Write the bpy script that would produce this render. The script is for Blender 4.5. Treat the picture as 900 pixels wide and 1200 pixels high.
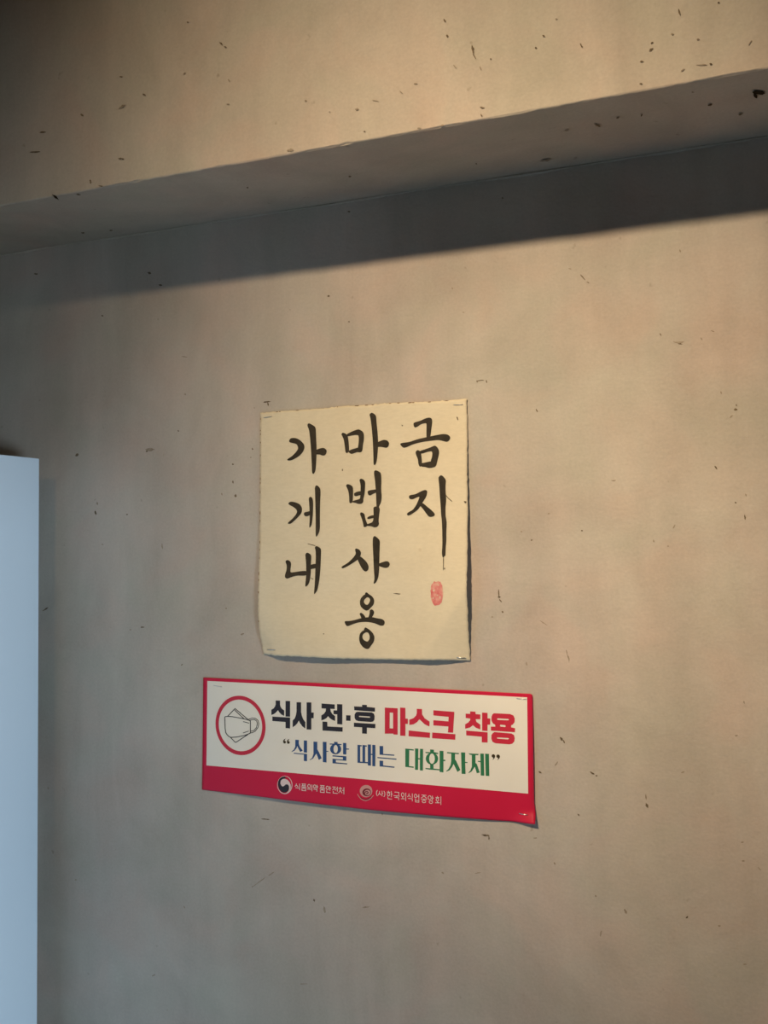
import bpy, bmesh, math, random
from mathutils import Vector, Matrix
from mathutils.geometry import delaunay_2d_cdt

for o in list(bpy.data.objects):
    bpy.data.objects.remove(o)
S = bpy.context.scene
COL = S.collection

# ------------------------------------------------------------------ camera
F_PX, YAW, PITCH, ROLL = 1313.5, math.radians(24.947), math.radians(2.041), math.radians(-0.409)
DIST, CAM_Z = 0.905, 1.52                 # distance to the wall (plane y = 0), eye height
_fw = Vector((-math.sin(YAW) * math.cos(PITCH), math.cos(YAW) * math.cos(PITCH), math.sin(PITCH)))
_r0 = Vector((math.cos(YAW), math.sin(YAW), 0))
_u0 = _r0.cross(_fw)
RIGHT = _r0 * math.cos(ROLL) + _u0 * math.sin(ROLL)
UP = RIGHT.cross(_fw)
FWD = _fw
CAM = Vector((DIST * math.tan(YAW), -DIST, CAM_Z))
cam_data = bpy.data.cameras.new('camera')
cam_data.sensor_fit = 'HORIZONTAL'
cam_data.sensor_width = 36.0
cam_data.lens = F_PX / 900.0 * 36.0
cam_data.clip_start = 0.02
cam = bpy.data.objects.new('camera', cam_data)
COL.objects.link(cam)
cam.matrix_world = Matrix((
    (RIGHT.x, UP.x, -FWD.x, CAM.x),
    (RIGHT.y, UP.y, -FWD.y, CAM.y),
    (RIGHT.z, UP.z, -FWD.z, CAM.z),
    (0, 0, 0, 1)))
S.camera = cam

def ray(px, py):
    return FWD + RIGHT * ((px - 450) / F_PX) - UP * ((py - 600) / F_PX)

def on_y(px, py, y=0.0):                  # where the line of sight meets an upright plane
    d = ray(px, py)
    return CAM + d * ((y - CAM.y) / d.y)

def on_z(px, py, z):
    d = ray(px, py)
    return CAM + d * ((z - CAM.z) / d.z)

def proj(p):
    v = Vector(p) - CAM
    return 450 + F_PX * v.dot(RIGHT) / v.dot(FWD), 600 - F_PX * v.dot(UP) / v.dot(FWD)

# the beam above the wall
BEAM_Z = on_y(450, 229).z
lo, hi = 0.02, 0.4
for _ in range(40):                       # how far the beam stands out of the wall
    mid = (lo + hi) / 2
    y_at = on_y(450, 161, -mid).z
    if y_at > BEAM_Z: lo = mid
    else: hi = mid
BEAM_P = (lo + hi) / 2
SHADOW_Z = on_y(450, 308).z
SLOPE = (BEAM_Z - SHADOW_Z) / BEAM_P      # rise of the lamp's light over its run

# ------------------------------------------------------------------ light
LAMP_Y = -1.55
LAMP = Vector((-0.10, LAMP_Y, BEAM_Z + SLOPE * (-LAMP_Y - BEAM_P)))
LAMP_AIM = on_y(690, 590)
W = bpy.data.worlds.new('world')
S.world = W
W.use_nodes = True
W.node_tree.nodes['Background'].inputs[0].default_value = (0.55, 0.65, 0.8, 1)
W.node_tree.nodes['Background'].inputs[1].default_value = 0.02

ld = bpy.data.lights.new('spot_lamp_light', 'SPOT')
ld.energy = 171
ld.color = (1.0, 0.78, 0.51)
ld.shadow_soft_size = 0.05
ld.spot_size = math.radians(51)
ld.spot_blend = 0.6
lamp_light = bpy.data.objects.new('spot_lamp_light', ld)
COL.objects.link(lamp_light)
_z = (LAMP - LAMP_AIM).normalized()
_y = (Vector((0, 0, 1)) - _z * _z.z).normalized()
_x = _y.cross(_z)
lamp_light.matrix_world = Matrix.Translation(LAMP) @ Matrix((_x, _y, _z)).transposed().to_4x4()
# the lamp's own beam profile: bright in the middle, fading softly with the angle, as in a photometric file
ld.use_nodes = True
lt = ld.node_tree
em = next(n for n in lt.nodes if n.type == 'EMISSION')
tc = lt.nodes.new('ShaderNodeTexCoord')
sep = lt.nodes.new('ShaderNodeSeparateXYZ')
lt.links.new(tc.outputs['Normal'], sep.inputs[0])
def lmath(op, a, b=None):
    n = lt.nodes.new('ShaderNodeMath')
    n.operation = op
    for k, v in ((0, a), (1, b)):
        if v is None: continue
        if hasattr(v, 'is_linked'): lt.links.new(v, n.inputs[k])
        else: n.inputs[k].default_value = v
    return n.outputs[0]
tx = lmath('MULTIPLY', lmath('DIVIDE', sep.outputs[0], sep.outputs[2]), -1.0)
ty = lmath('MULTIPLY', lmath('DIVIDE', sep.outputs[1], sep.outputs[2]), -1.0)
ex = lmath('ADD', lmath('ADD', lmath('MULTIPLY', lmath('MULTIPLY', tx, tx), -28.8), lmath('MULTIPLY', lmath('MULTIPLY', ty, ty), -25.2)), lmath('MULTIPLY', lmath('MULTIPLY', tx, ty), -5.7))
lt.links.new(lmath('EXPONENT', ex), em.inputs['Strength'])

# daylight comes in through a low window in the side wall, beyond the short return of the wall
WIN_X, WIN_Y0, WIN_Y1, WIN_Z0, WIN_Z1 = 3.6, -2.9, -1.1, 0.02, 1.05
wd = bpy.data.lights.new('window_daylight', 'AREA')
wd.shape = 'RECTANGLE'
wd.size, wd.size_y = WIN_Y1 - WIN_Y0, WIN_Z1 - WIN_Z0
wd.energy = 225
wd.color = (0.64, 0.84, 1.0)
win_light = bpy.data.objects.new('window_daylight', wd)
COL.objects.link(win_light)
win_light.location = (WIN_X + 0.02, (WIN_Y0 + WIN_Y1) / 2, (WIN_Z0 + WIN_Z1) / 2)
win_light.rotation_euler = (math.radians(90), 0, math.radians(90))

S.view_settings.view_transform = 'Standard'
S.view_settings.look = 'None'
S.view_settings.exposure = 0.0
S.view_settings.gamma = 1.0
S.view_settings.use_curve_mapping = False

# ------------------------------------------------------------------ materials
def mat(name, color, rough=0.8, spec=0.3, metal=0.0):
    m = bpy.data.materials.new(name)
    m.use_nodes = True
    b = m.node_tree.nodes['Principled BSDF']
    b.inputs['Base Color'].default_value = (*color, 1)
    b.inputs['Roughness'].default_value = rough
    b.inputs['Specular IOR Level'].default_value = spec
    b.inputs['Metallic'].default_value = metal
    return m, m.node_tree, b

def noise(nt, scale, detail=4, rough=0.55, stretch=None, dist=0.0):
    tc = nt.nodes.new('ShaderNodeTexCoord')
    n = nt.nodes.new('ShaderNodeTexNoise')
    n.inputs['Scale'].default_value = scale
    n.inputs['Detail'].default_value = detail
    n.inputs['Roughness'].default_value = rough
    n.inputs['Distortion'].default_value = dist
    if stretch:
        mp = nt.nodes.new('ShaderNodeMapping')
        mp.inputs['Scale'].default_value = stretch
        nt.links.new(tc.outputs['Object'], mp.inputs[0])
        nt.links.new(mp.outputs[0], n.inputs[0])
    else:
        nt.links.new(tc.outputs['Object'], n.inputs[0])
    return n.outputs['Fac']

def ramp(nt, fac, stops):
    r = nt.nodes.new('ShaderNodeValToRGB')
    el = r.color_ramp.elements
    while len(el) < len(stops): el.new(0.5)
    for e, (p, c) in zip(el, stops):
        e.position = p
        e.color = (*c, 1) if len(c) == 3 else c
    nt.links.new(fac, r.inputs[0])
    return r.outputs[0]

def mix(nt, a, b, fac, mode='MIX'):
    m = nt.nodes.new('ShaderNodeMix')
    m.data_type = 'RGBA'
    m.blend_type = mode
    for sock, v in ((m.inputs[0], fac), (m.inputs[6], a), (m.inputs[7], b)):
        if hasattr(v, 'is_linked'): nt.links.new(v, sock)
        elif isinstance(v, tuple): sock.default_value = (*v, 1)
        else: sock.default_value = v
    return m.outputs[2]

def bump(nt, b, heights, dist=0.001):
    prev = None
    for h, s in heights:
        n = nt.nodes.new('ShaderNodeBump')
        n.inputs['Strength'].default_value = s
        n.inputs['Distance'].default_value = dist
        nt.links.new(h, n.inputs['Height'])
        if prev: nt.links.new(prev, n.inputs['Normal'])
        prev = n.outputs[0]
    nt.links.new(prev, b.inputs['Normal'])

def plaster(name, base, alt, green):
    m, nt, b = mat(name, base, 0.75, 0.25)
    c = mix(nt, base, alt, ramp(nt, noise(nt, 5, 5, 0.6, dist=0.8), [(0.38, (0, 0, 0)), (0.68, (1, 1, 1))]))
    c = mix(nt, c, green, ramp(nt, noise(nt, 3.1, 3, 0.5, stretch=(1, 1, 1.7)), [(0.5, (0, 0, 0)), (0.75, (0.5, 0.5, 0.5))]))
    blot = ramp(nt, noise(nt, 15, 3, 0.5, dist=0.5), [(0.32, (0.965, 1.0, 0.985)), (0.5, (1.0, 1.0, 1.0)), (0.68, (1.045, 0.985, 0.975))])
    c = mix(nt, c, blot, 1.0, 'MULTIPLY')
    smear = ramp(nt, noise(nt, 7.5, 4, 0.65, stretch=(1, 1, 0.6), dist=1.6), [(0.34, (0.93, 0.925, 0.92)), (0.58, (1.02, 1.02, 1.02))])
    c = mix(nt, c, smear, 1.0, 'MULTIPLY')
    streak = ramp(nt, noise(nt, 16, 4, 0.6, stretch=(1.6, 1.6, 0.25)), [(0.3, (0.93, 0.93, 0.93)), (0.7, (1.05, 1.05, 1.05))])
    c = mix(nt, c, streak, 1.0, 'MULTIPLY')
    grain = ramp(nt, noise(nt, 420, 2, 0.6), [(0.25, (0.94, 0.94, 0.94)), (0.75, (1.04, 1.04, 1.04))])
    c = mix(nt, c, grain, 1.0, 'MULTIPLY')
    dots = ramp(nt, noise(nt, 95, 2, 0.5), [(0.72, (1, 1, 1)), (0.80, (0.72, 0.70, 0.66))])
    c = mix(nt, c, dots, 1.0, 'MULTIPLY')
    nt.links.new(c, b.inputs['Base Color'])
    bump(nt, b, [(noise(nt, 9, 3, 0.5), 0.55), (noise(nt, 42, 3, 0.6, stretch=(1, 1, 1.5)), 0.22), (noise(nt, 300, 2), 0.07)], 0.0035)
    return m

M = {}
M['wall'] = plaster('wall_plaster', (0.53, 0.462, 0.400), (0.455, 0.388, 0.328), (0.465, 0.445, 0.375))
M['beam'] = plaster('beam_plaster', (0.53, 0.46, 0.385), (0.49, 0.42, 0.35), (0.49, 0.455, 0.375))
M['ceiling'] = mat('ceiling_paint', (0.16, 0.13, 0.10), 0.9)[0]
M['wood'] = mat('dark_wood_panel', (0.10, 0.07, 0.045), 0.6)[0]

m, nt, b = mat('floor_tile', (0.16, 0.13, 0.10), 0.55)
nt.links.new(ramp(nt, noise(nt, 6, 5), [(0.3, (0.07, 0.06, 0.05)), (0.7, (0.12, 0.10, 0.08))]), b.inputs['Base Color'])
M['floor'] = m

m, nt, b = mat('white_cabinet_paint', (0.80, 0.82, 0.84), 0.42, 0.4)
nt.links.new(ramp(nt, noise(nt, 3, 2), [(0.3, (0.72, 0.84, 0.96)), (0.7, (0.76, 0.87, 0.98))]), b.inputs['Base Color'])
M['white'] = m
M['cab_dark'] = mat('cabinet_plinth_paint', (0.09, 0.09, 0.10), 0.6)[0]
M['steel'] = mat('brushed_steel', (0.62, 0.62, 0.63), 0.32, 0.5, 1.0)[0]
M['black_metal'] = mat('black_metal', (0.02, 0.02, 0.02), 0.5)[0]
M['caulk'] = mat('caulk_bead', (0.56, 0.52, 0.46), 0.6)[0]

m, nt, b = mat('aged_paper', (0.80, 0.69, 0.50), 0.85, 0.15)
c = mix(nt, (0.74, 0.645, 0.475), (0.69, 0.59, 0.425), ramp(nt, noise(nt, 14, 4, 0.6), [(0.35, (0, 0, 0)), (0.7, (1, 1, 1))]))
fib = ramp(nt, noise(nt, 160, 3, 0.7, stretch=(1, 1, 3)), [(0.3, (0.95, 0.95, 0.94)), (0.7, (1.03, 1.03, 1.03))])
c = mix(nt, c, fib, 1.0, 'MULTIPLY')
fox = ramp(nt, noise(nt, 70, 2, 0.5), [(0.80, (1, 1, 1)), (0.90, (0.80, 0.72, 0.60))])
c = mix(nt, c, fox, 1.0, 'MULTIPLY')
nt.links.new(c, b.inputs['Base Color'])
bump(nt, b, [(noise(nt, 22, 3, 0.55), 0.3), (noise(nt, 220, 2), 0.05)], 0.002)
M['paper'] = m
M['paper_edge'] = mat('paper_edge_stain', (0.25, 0.15, 0.07), 0.9)[0]

m, nt, b = mat('brush_ink', (0.028, 0.021, 0.014), 0.75, 0.15)
nt.links.new(ramp(nt, noise(nt, 130, 3, 0.6), [(0.3, (0.030, 0.024, 0.016)), (0.75, (0.060, 0.046, 0.031))]), b.inputs['Base Color'])
M['ink'] = m
m, nt, b = mat('seal_ink', (0.7, 0.25, 0.22), 0.85, 0.1)
nt.links.new(ramp(nt, noise(nt, 190, 3, 0.6), [(0.32, (0.60, 0.13, 0.13)), (0.55, (0.70, 0.28, 0.24)), (0.72, (0.74, 0.48, 0.36))]), b.inputs['Base Color'])
M['seal'] = m

def printed(name, c, rough=0.45, spec=0.22):
    m, nt, b = mat(name, c, rough, spec)
    v = ramp(nt, noise(nt, 9, 3), [(0.3, (0.95, 0.95, 0.95)), (0.7, (1.04, 1.04, 1.04))])
    nt.links.new(mix(nt, c, v, 1.0, 'MULTIPLY'), b.inputs['Base Color'])
    return m
M['red'] = printed('printed_red', (0.62, 0.012, 0.055))
M['cream'] = printed('printed_white', (0.86, 0.80, 0.70))
M['navy_black'] = printed('printed_black', (0.030, 0.028, 0.038))
M['red_text'] = printed('printed_red_text', (0.60, 0.030, 0.060))
M['navy'] = printed('printed_navy', (0.035, 0.085, 0.22))
M['green'] = printed('printed_green', (0.035, 0.19, 0.085))
M['quote'] = printed('printed_dark_quote', (0.05, 0.035, 0.015))
M['line'] = printed('printed_thin_line', (0.045, 0.045, 0.045))
M['pale'] = printed('printed_pale', (0.78, 0.62, 0.60))
M['pink'] = printed('printed_pink', (0.62, 0.30, 0.29))
M['maroon'] = printed('printed_maroon', (0.16, 0.018, 0.030))

m, nt, b = mat('scuff_dark', (0.13, 0.09, 0.05), 0.9, 0.1)
nt.links.new(ramp(nt, noise(nt, 300, 2), [(0.3, (0.09, 0.065, 0.04)), (0.7, (0.23, 0.175, 0.115))]), b.inputs['Base Color'])
M['scuff'] = m
m, nt, b = mat('scuff_faint', (0.27, 0.21, 0.14), 0.9, 0.1)
nt.links.new(ramp(nt, noise(nt, 260, 2), [(0.3, (0.26, 0.20, 0.145)), (0.7, (0.38, 0.32, 0.25))]), b.inputs['Base Color'])
M['scuff_faint'] = m
M['rust'] = mat('rust_stain', (0.035, 0.022, 0.010), 0.9, 0.1)[0]
M['trim'] = mat('window_frame_paint', (0.30, 0.30, 0.30), 0.5)[0]

# ------------------------------------------------------------------ helpers
def obj(name, mesh, material, parent=None, **props):
    o = bpy.data.objects.new(name, mesh)
    COL.objects.link(o)
    if material and not mesh.materials: mesh.materials.append(material)
    if parent: o.parent = parent
    for k, v in props.items(): o[k] = v
    return o

def empty(name, loc, **props):
    o = bpy.data.objects.new(name, None)
    COL.objects.link(o)
    o.location = loc
    o.empty_display_size = 0.05
    for k, v in props.items(): o[k] = v
    return o

def child_at(o, parent):                  # keep world coordinates under a moved Empty
    o.parent = parent
    o.matrix_parent_inverse = Matrix.Translation(-parent.location)
    return o

def boxes(name, bl, bevel=0.0, seg=2):
    bm = bmesh.new()
    for (x0, y0, z0, x1, y1, z1) in bl:
        r = bmesh.ops.create_cube(bm, size=1.0)
        for v in r['verts']:
            v.co = Vector(((x0 + x1) / 2 + v.co.x * (x1 - x0), (y0 + y1) / 2 + v.co.y * (y1 - y0), (z0 + z1) / 2 + v.co.z * (z1 - z0)))
    if bevel:
        bmesh.ops.bevel(bm, geom=list(bm.edges), offset=bevel, segments=seg, affect='EDGES')
    me = bpy.data.meshes.new(name)
    bm.to_mesh(me)
    bm.free()
    return me

def tube_mesh(name, pts, rad, n=8):
    bm = bmesh.new()
    rings = []
    pts = [Vector(p) for p in pts]
    for i, p in enumerate(pts):
        t = (pts[min(i + 1, len(pts) - 1)] - pts[max(i - 1, 0)]).normalized()
        a = t.cross(Vector((0.3, 0.9, 0.2))).normalized()
        c = t.cross(a)
        r = rad[i] if isinstance(rad, (list, tuple)) else rad
        rings.append([bm.verts.new(p + a * r * math.cos(2 * math.pi * k / n) + c * r * math.sin(2 * math.pi * k / n)) for k in range(n)])
    for A, B in zip(rings, rings[1:]):
        for k in range(n):
            bm.faces.new((A[k], A[(k + 1) % n], B[(k + 1) % n], B[k]))
    bm.faces.new(rings[0][::-1])
    bm.faces.new(rings[-1])
    bmesh.ops.recalc_face_normals(bm, faces=bm.faces)
    for f in bm.faces: f.smooth = True
    me = bpy.data.meshes.new(name)
    bm.to_mesh(me)
    bm.free()
    return me

rnd = random.Random(7)

# ------------------------------------------------------------------ the room
X0, X1, RET_Y, CEIL = -1.7, 1.05, -0.70, 2.75
FRONT = -3.3
BLOCKER_Z = 1.35                              # underside of the unseen header added to cut window light off the upper wall
wall = obj('wall_back', boxes('wall_back', [(X0, 0, 0, X1, 0.12, CEIL)]), M['wall'], kind='structure')

# beam: a long box whose lower edge is worn and a little uneven
def beam_mesh():
    nx = 420
    bm = bmesh.new()
    prof_n = 9
    rows = []
    r = 0.0016
    for i in range(nx + 1):
        x = X0 + (X1 - X0) * i / nx
        wob = 0.0002 * math.sin(x * 23.0) + 0.00025 * math.sin(x * 61 + 1) + rnd.gauss(0, 0.00015)
        chip = 0.0
        if rnd.random() < 0.03: chip = rnd.uniform(0.0002, 0.0007)
        row = [(0.0, BEAM_Z)]
        for k in range(5):                # soffit, inside towards the edge
            row.append((-(BEAM_P - r) * (k + 1) / 5, BEAM_Z + 0.00015 * math.sin(x * 9 + k)))
        for k in range(1, 4):             # rounded arris
            a = math.pi / 2 * k / 4
            row.append((-(BEAM_P - r) - (r + wob * .6) * math.sin(a) + chip, BEAM_Z + wob + r * (1 - math.cos(a)) + chip))
        row.append((-BEAM_P , BEAM_Z + r + wob))
        row.append((-BEAM_P, BEAM_Z + 0.02))
        row.append((-BEAM_P, CEIL))
        row.append((0.0, CEIL))
        rows.append([bm.verts.new((x, y, z)) for y, z in row])
    for A, B in zip(rows, rows[1:]):
        for k in range(len(A)):
            k2 = (k + 1) % len(A)
            bm.faces.new((A[k], A[k2], B[k2], B[k]))
    bm.faces.new(rows[0])
    bm.faces.new(rows[-1][::-1])
    bmesh.ops.recalc_face_normals(bm, faces=bm.faces)
    me = bpy.data.meshes.new('beam')
    bm.to_mesh(me)
    bm.free()
    return me
beam = obj('trim_1', beam_mesh(), M['beam'], kind='structure', label='wide plastered beam running along the top of the wall')

# raised paint bead along the inner corner below the beam
pts = []
rad = []
n = 200
for i in range(n + 1):
    x = X0 + 0.02 + (X1 - X0 - 0.04) * i / n
    pts.append((x, -0.0006, BEAM_Z - 0.0006 + 0.0003 * math.sin(x * 31)))
    rad.append(0.0011 + 0.0004 * math.sin(x * 47 + 2) + rnd.uniform(-.0003, .0003))
obj('caulk_bead', tube_mesh('caulk_bead', pts, rad, 6), M['beam'], beam)

obj('floor', boxes('floor', [(X0 - 0.1, FRONT - 0.1, -0.06, WIN_X + 0.1, 0.12, 0)]), M['floor'], kind='structure')
obj('ceiling', boxes('ceiling', [(X0 - 0.1, FRONT - 0.1, CEIL, WIN_X + 0.1, 0.12, CEIL + 0.06)]), M['ceiling'], kind='structure')
obj('wall_return_blocker', boxes('wall_return_blocker', [(X1, RET_Y, 0, X1 + 0.15, 0.12, CEIL), (X1, FRONT, BLOCKER_Z, X1 + 0.15, RET_Y, CEIL)]), M['wood'], kind='structure')  # short wall return, plus an unseen header added to block daylight from above
obj('wall_left', boxes('wall_left', [(X0 - 0.1, FRONT, 0, X0, 0.12, CEIL)]), M['wood'], kind='structure')
obj('wall_front', boxes('wall_front', [(X0 - 0.1, FRONT - 0.1, 0, WIN_X + 0.1, FRONT, CEIL)]), M['wood'], kind='structure')
obj('wall_right', boxes('wall_right', [(WIN_X, FRONT, 0, WIN_X + 0.1, WIN_Y0, CEIL), (WIN_X, WIN_Y1, 0, WIN_X + 0.1, 0.12, CEIL),
    (WIN_X, WIN_Y0, WIN_Z1, WIN_X + 0.1, WIN_Y1, CEIL), (WIN_X, WIN_Y0, 0, WIN_X + 0.1, WIN_Y1, WIN_Z0)]), M['wood'], kind='structure')
f = 0.04
obj('window_1', boxes('window_1', [(WIN_X - 0.03, WIN_Y0, WIN_Z0, WIN_X + 0.005, WIN_Y0 + f, WIN_Z1), (WIN_X - 0.03, WIN_Y1 - f, WIN_Z0, WIN_X + 0.005, WIN_Y1, WIN_Z1),
    (WIN_X - 0.03, WIN_Y0 + f, WIN_Z1 - f, WIN_X + 0.005, WIN_Y1 - f, WIN_Z1), (WIN_X - 0.03, WIN_Y0 + f, WIN_Z0, WIN_X + 0.005, WIN_Y1 - f, WIN_Z0 + f)]), M['trim'], kind='structure')

# ------------------------------------------------------------------ white cabinet by the wall
cp = on_y(46, 537.5, -0.03)
CX, CTOP = cp.x, cp.z
cab = empty('white_cabinet', (CX - 0.3, -0.32, 0), label='tall smooth white cabinet standing against the plaster wall', category='cabinet')
child_at(obj('body', boxes('body', [(CX - 0.60, -0.60, 0.08, CX, -0.03, CTOP)], 0.0004), M['white']), cab)
child_at(obj('plinth', boxes('plinth', [(CX - 0.585, -0.58, 0.0, CX - 0.015, -0.04, 0.08)]), M['cab_dark']), cab)
door = child_at(obj('door', boxes('door', [(CX - 0.60, -0.625, 0.085, CX, -0.603, CTOP)], 0.003), M['white']), cab)
hd = obj('handle', tube_mesh('handle', [(CX - 0.05, -0.626, 1.0), (CX - 0.05, -0.655, 1.01), (CX - 0.05, -0.66, 1.05), (CX - 0.05, -0.66, 1.3), (CX - 0.05, -0.655, 1.34), (CX - 0.05, -0.626, 1.35)], 0.006, 10), M['steel'], door)

# ------------------------------------------------------------------ ceiling spotlight whose warm light falls on the wall
aim = (LAMP_AIM - LAMP).normalized()
lamp = empty('ceiling_spotlight', (LAMP.x, LAMP.y, CEIL), label='small black spotlight hanging from the ceiling facing the beam', category='lamp')
def lathe_along(name, p, d, prof, n=28):
    q = d.to_track_quat('Z', 'Y')
    bm = bmesh.new()
    rings = [[bm.verts.new(p + q @ Vector((r * math.cos(2 * math.pi * k / n), r * math.sin(2 * math.pi * k / n), h))) for k in range(n)] for r, h in prof]
    for A, B in zip(rings, rings[1:]):
        for k in range(n): bm.faces.new((A[k], A[(k + 1) % n], B[(k + 1) % n], B[k]))
    bmesh.ops.recalc_face_normals(bm, faces=bm.faces)
    for f in bm.faces: f.smooth = True
    me = bpy.data.meshes.new(name)
    bm.to_mesh(me)
    bm.free()
    return me
hp = LAMP - aim * 0.02
child_at(obj('housing', lathe_along('housing', hp, aim, [(0.001, -0.11), (0.045, -0.11), (0.056, -0.09), (0.058, -0.01), (0.054, -0.012), (0.052, -0.05), (0.001, -0.052)]), M['black_metal']), lamp)
stem_top = Vector((LAMP.x, LAMP.y, CEIL))
child_at(obj('stem', tube_mesh('stem', [stem_top, (hp - aim * 0.06) + Vector((0, 0, 0.03))], 0.006), M['black_metal']), lamp)
child_at(obj('canopy', lathe_along('canopy', stem_top, Vector((0, 0, -1)), [(0.001, 0.0), (0.05, 0.0), (0.05, 0.02), (0.001, 0.022)]), M['black_metal']), lamp)

# ------------------------------------------------------------------ sheets fixed to the wall
def sm(a, b, x):
    t = max(0.0, min(1.0, (x - a) / (b - a)))
    return t * t * (3 - 2 * t)

class Sheet:
    """a sheet hung on the wall: four traced edges on the wall plane and a lift off it"""
    def __init__(self, lift):
        self.lift = lift
        self.box = None
    def uv(self, x, z):
        x0, x1, z0, z1 = self.box
        return (x - x0) / (x1 - x0), (z1 - z) / (z1 - z0)
    def off(self, x, z):
        return self.lift(*self.uv(x, z))
    def at(self, px, py):                 # a point of the photograph on the lifted sheet
        p = on_y(px, py)
        for _ in range(6):
            p = on_y(px, py, -self.off(p.x, p.z))
        return p.x, p.z
    def fix_box(self, c):                 # corners in pixels
        w = [on_y(*q) for q in c]
        self.box = (min(p.x for p in w), max(p.x for p in w), min(p.z for p in w), max(p.z for p in w))

def polyline(pts, t):
    ds = [0]
    for a, b in zip(pts, pts[1:]): ds.append(ds[-1] + math.hypot(b[0] - a[0], b[1] - a[1]))
    d = t * ds[-1]
    for i in range(len(pts) - 1):
        if d <= ds[i + 1] or i == len(pts) - 2:
            f = (d - ds[i]) / max(1e-9, ds[i + 1] - ds[i])
            return (pts[i][0] + (pts[i + 1][0] - pts[i][0]) * f, pts[i][1] + (pts[i + 1][1] - pts[i][1]) * f)

def sheet_mesh(name, sh, top, bottom, left, right, nu, nv, jit, thick, seed, corner=0.0):
    """Coons patch between the four traced edges (lists of wall points x, z)"""
    r = random.Random(seed)
    jt = [r.gauss(0, jit) for _ in range(nu + 1)]
    jb = [r.gauss(0, jit) for _ in range(nu + 1)]
    jl = [r.gauss(0, jit) for _ in range(nv + 1)]
    jr = [r.gauss(0, jit) for _ in range(nv + 1)]
    V = []
    TL, TR, BL, BR = top[0], top[-1], bottom[0], bottom[-1]
    for j in range(nv + 1):
        v = j / nv
        L, R = polyline(left, v), polyline(right, v)
        L = (L[0] + jl[j], L[1]); R = (R[0] + jr[j], R[1])
        for i in range(nu + 1):
            u = i / nu
            T, B = polyline(top, u), polyline(bottom, u)
            T = (T[0], T[1] + jt[i]); B = (B[0], B[1] + jb[i])
            p = [(1 - v) * T[k] + v * B[k] + (1 - u) * L[k] + u * R[k]
                 - ((1 - u) * (1 - v) * TL[k] + u * (1 - v) * TR[k] + (1 - u) * v * BL[k] + u * v * BR[k]) for k in (0, 1)]
            V.append((p[0], p[1]))
    N = len(V)
    verts = [(x, -sh.off(x, z), z) for x, z in V] + [(x, -sh.off(x, z) + thick, z) for x, z in V]
    w = nu + 1
    faces = []
    for j in range(nv):
        for i in range(nu):
            a = j * w + i
            q = (a, a + w, a + w + 1, a + 1)
            faces.append(q)
            faces.append(tuple(N + k for k in reversed(q)))
    rim = [i for i in range(w)] + [j * w + nu for j in range(1, nv + 1)] + [nv * w + i for i in range(nu - 1, -1, -1)] + [j * w for j in range(nv - 1, 0, -1)]
    for a, b2 in zip(rim, rim[1:] + rim[:1]):
        faces.append((a, b2, b2 + N, a + N))
    me = bpy.data.meshes.new(name)
    me.from_pydata(verts, [], faces)
    bm = bmesh.new()
    bm.from_mesh(me)
    bmesh.ops.recalc_face_normals(bm, faces=bm.faces)
    for f in bm.faces: f.smooth = len(f.verts) == 4 and f.calc_area() > 1e-7
    bm.to_mesh(me)
    bm.free()
    return me

def inside(p, poly):
    x, y = p
    c = False
    j = len(poly) - 1
    for i in range(len(poly)):
        xi, yi = poly[i]
        xj, yj = poly[j]
        if (yi > y) != (yj > y) and x < (xj - xi) * (y - yi) / (yj - yi) + xi: c = not c
        j = i
    return c

def chaikin(p, n=2):
    for _ in range(n):
        q = []
        for a, b in zip(p, p[1:] + p[:1]):
            q.append((a[0] * .78 + b[0] * .22, a[1] * .78 + b[1] * .22))
            q.append((a[0] * .22 + b[0] * .78, a[1] * .22 + b[1] * .78))
        p = q
    return p

def print_mesh(name, off, outers, holes, raise_by, step=0.006):
    """flat print on a sheet: the union of the outlines minus the holes, laid on the sheet's surface"""
    vs, es = [], []
    for poly in outers + holes:
        b0 = len(vs)
        vs += [Vector(p) for p in poly]
        es += [(b0 + i, b0 + (i + 1) % len(poly)) for i in range(len(poly))]
    xs = [p[0] for poly in outers for p in poly]
    zs = [p[1] for poly in outers for p in poly]
    x = min(xs) + step / 2
    while step and x < max(xs):
        z = min(zs) + step / 2
        while z < max(zs):
            vs.append(Vector((x + rnd.uniform(-.1, .1) * step, z + rnd.uniform(-.1, .1) * step)))
            z += step
        x += step
    ov, oe, of, *_ = delaunay_2d_cdt(vs, es, [], 0, 1e-7)
    verts = [(v.x, -off(v.x, v.y) - raise_by, v.y) for v in ov]
    faces = []
    for f in of:
        c = (sum(ov[k].x for k in f) / len(f), sum(ov[k].y for k in f) / len(f))
        if any(inside(c, p) for p in outers) and not any(inside(c, p) for p in holes):
            a, b, d = (ov[k] for k in f[:3])
            cr = (b.x - a.x) * (d.y - a.y) - (b.y - a.y) * (d.x - a.x)
            faces.append(tuple(f) if cr > 0 else tuple(reversed(f)))
    used = sorted({k for f in faces for k in f})
    re = {k: i for i, k in enumerate(used)}
    me = bpy.data.meshes.new(name)
    me.from_pydata([verts[k] for k in used], [], [tuple(re[k] for k in f) for f in faces])
    return me

def stroke(pts, w):                       # a thin line of even width as an outline
    P = [Vector(p) for p in pts]
    A, B = [], []
    for i, p in enumerate(P):
        t1 = (P[i] - P[i - 1]).normalized() if i else (P[1] - P[0]).normalized()
        t2 = (P[i + 1] - P[i]).normalized() if i < len(P) - 1 else t1
        t = t1 + t2
        t = t.normalized() if t.length > 1e-6 else t1
        k = 1 / max(0.5, t.dot(t1))
        n = Vector((-t.y, t.x)) * (w / 2 * k)
        A.append(tuple(p + n))
        B.append(tuple(p - n))
    return A + B[::-1]

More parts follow.
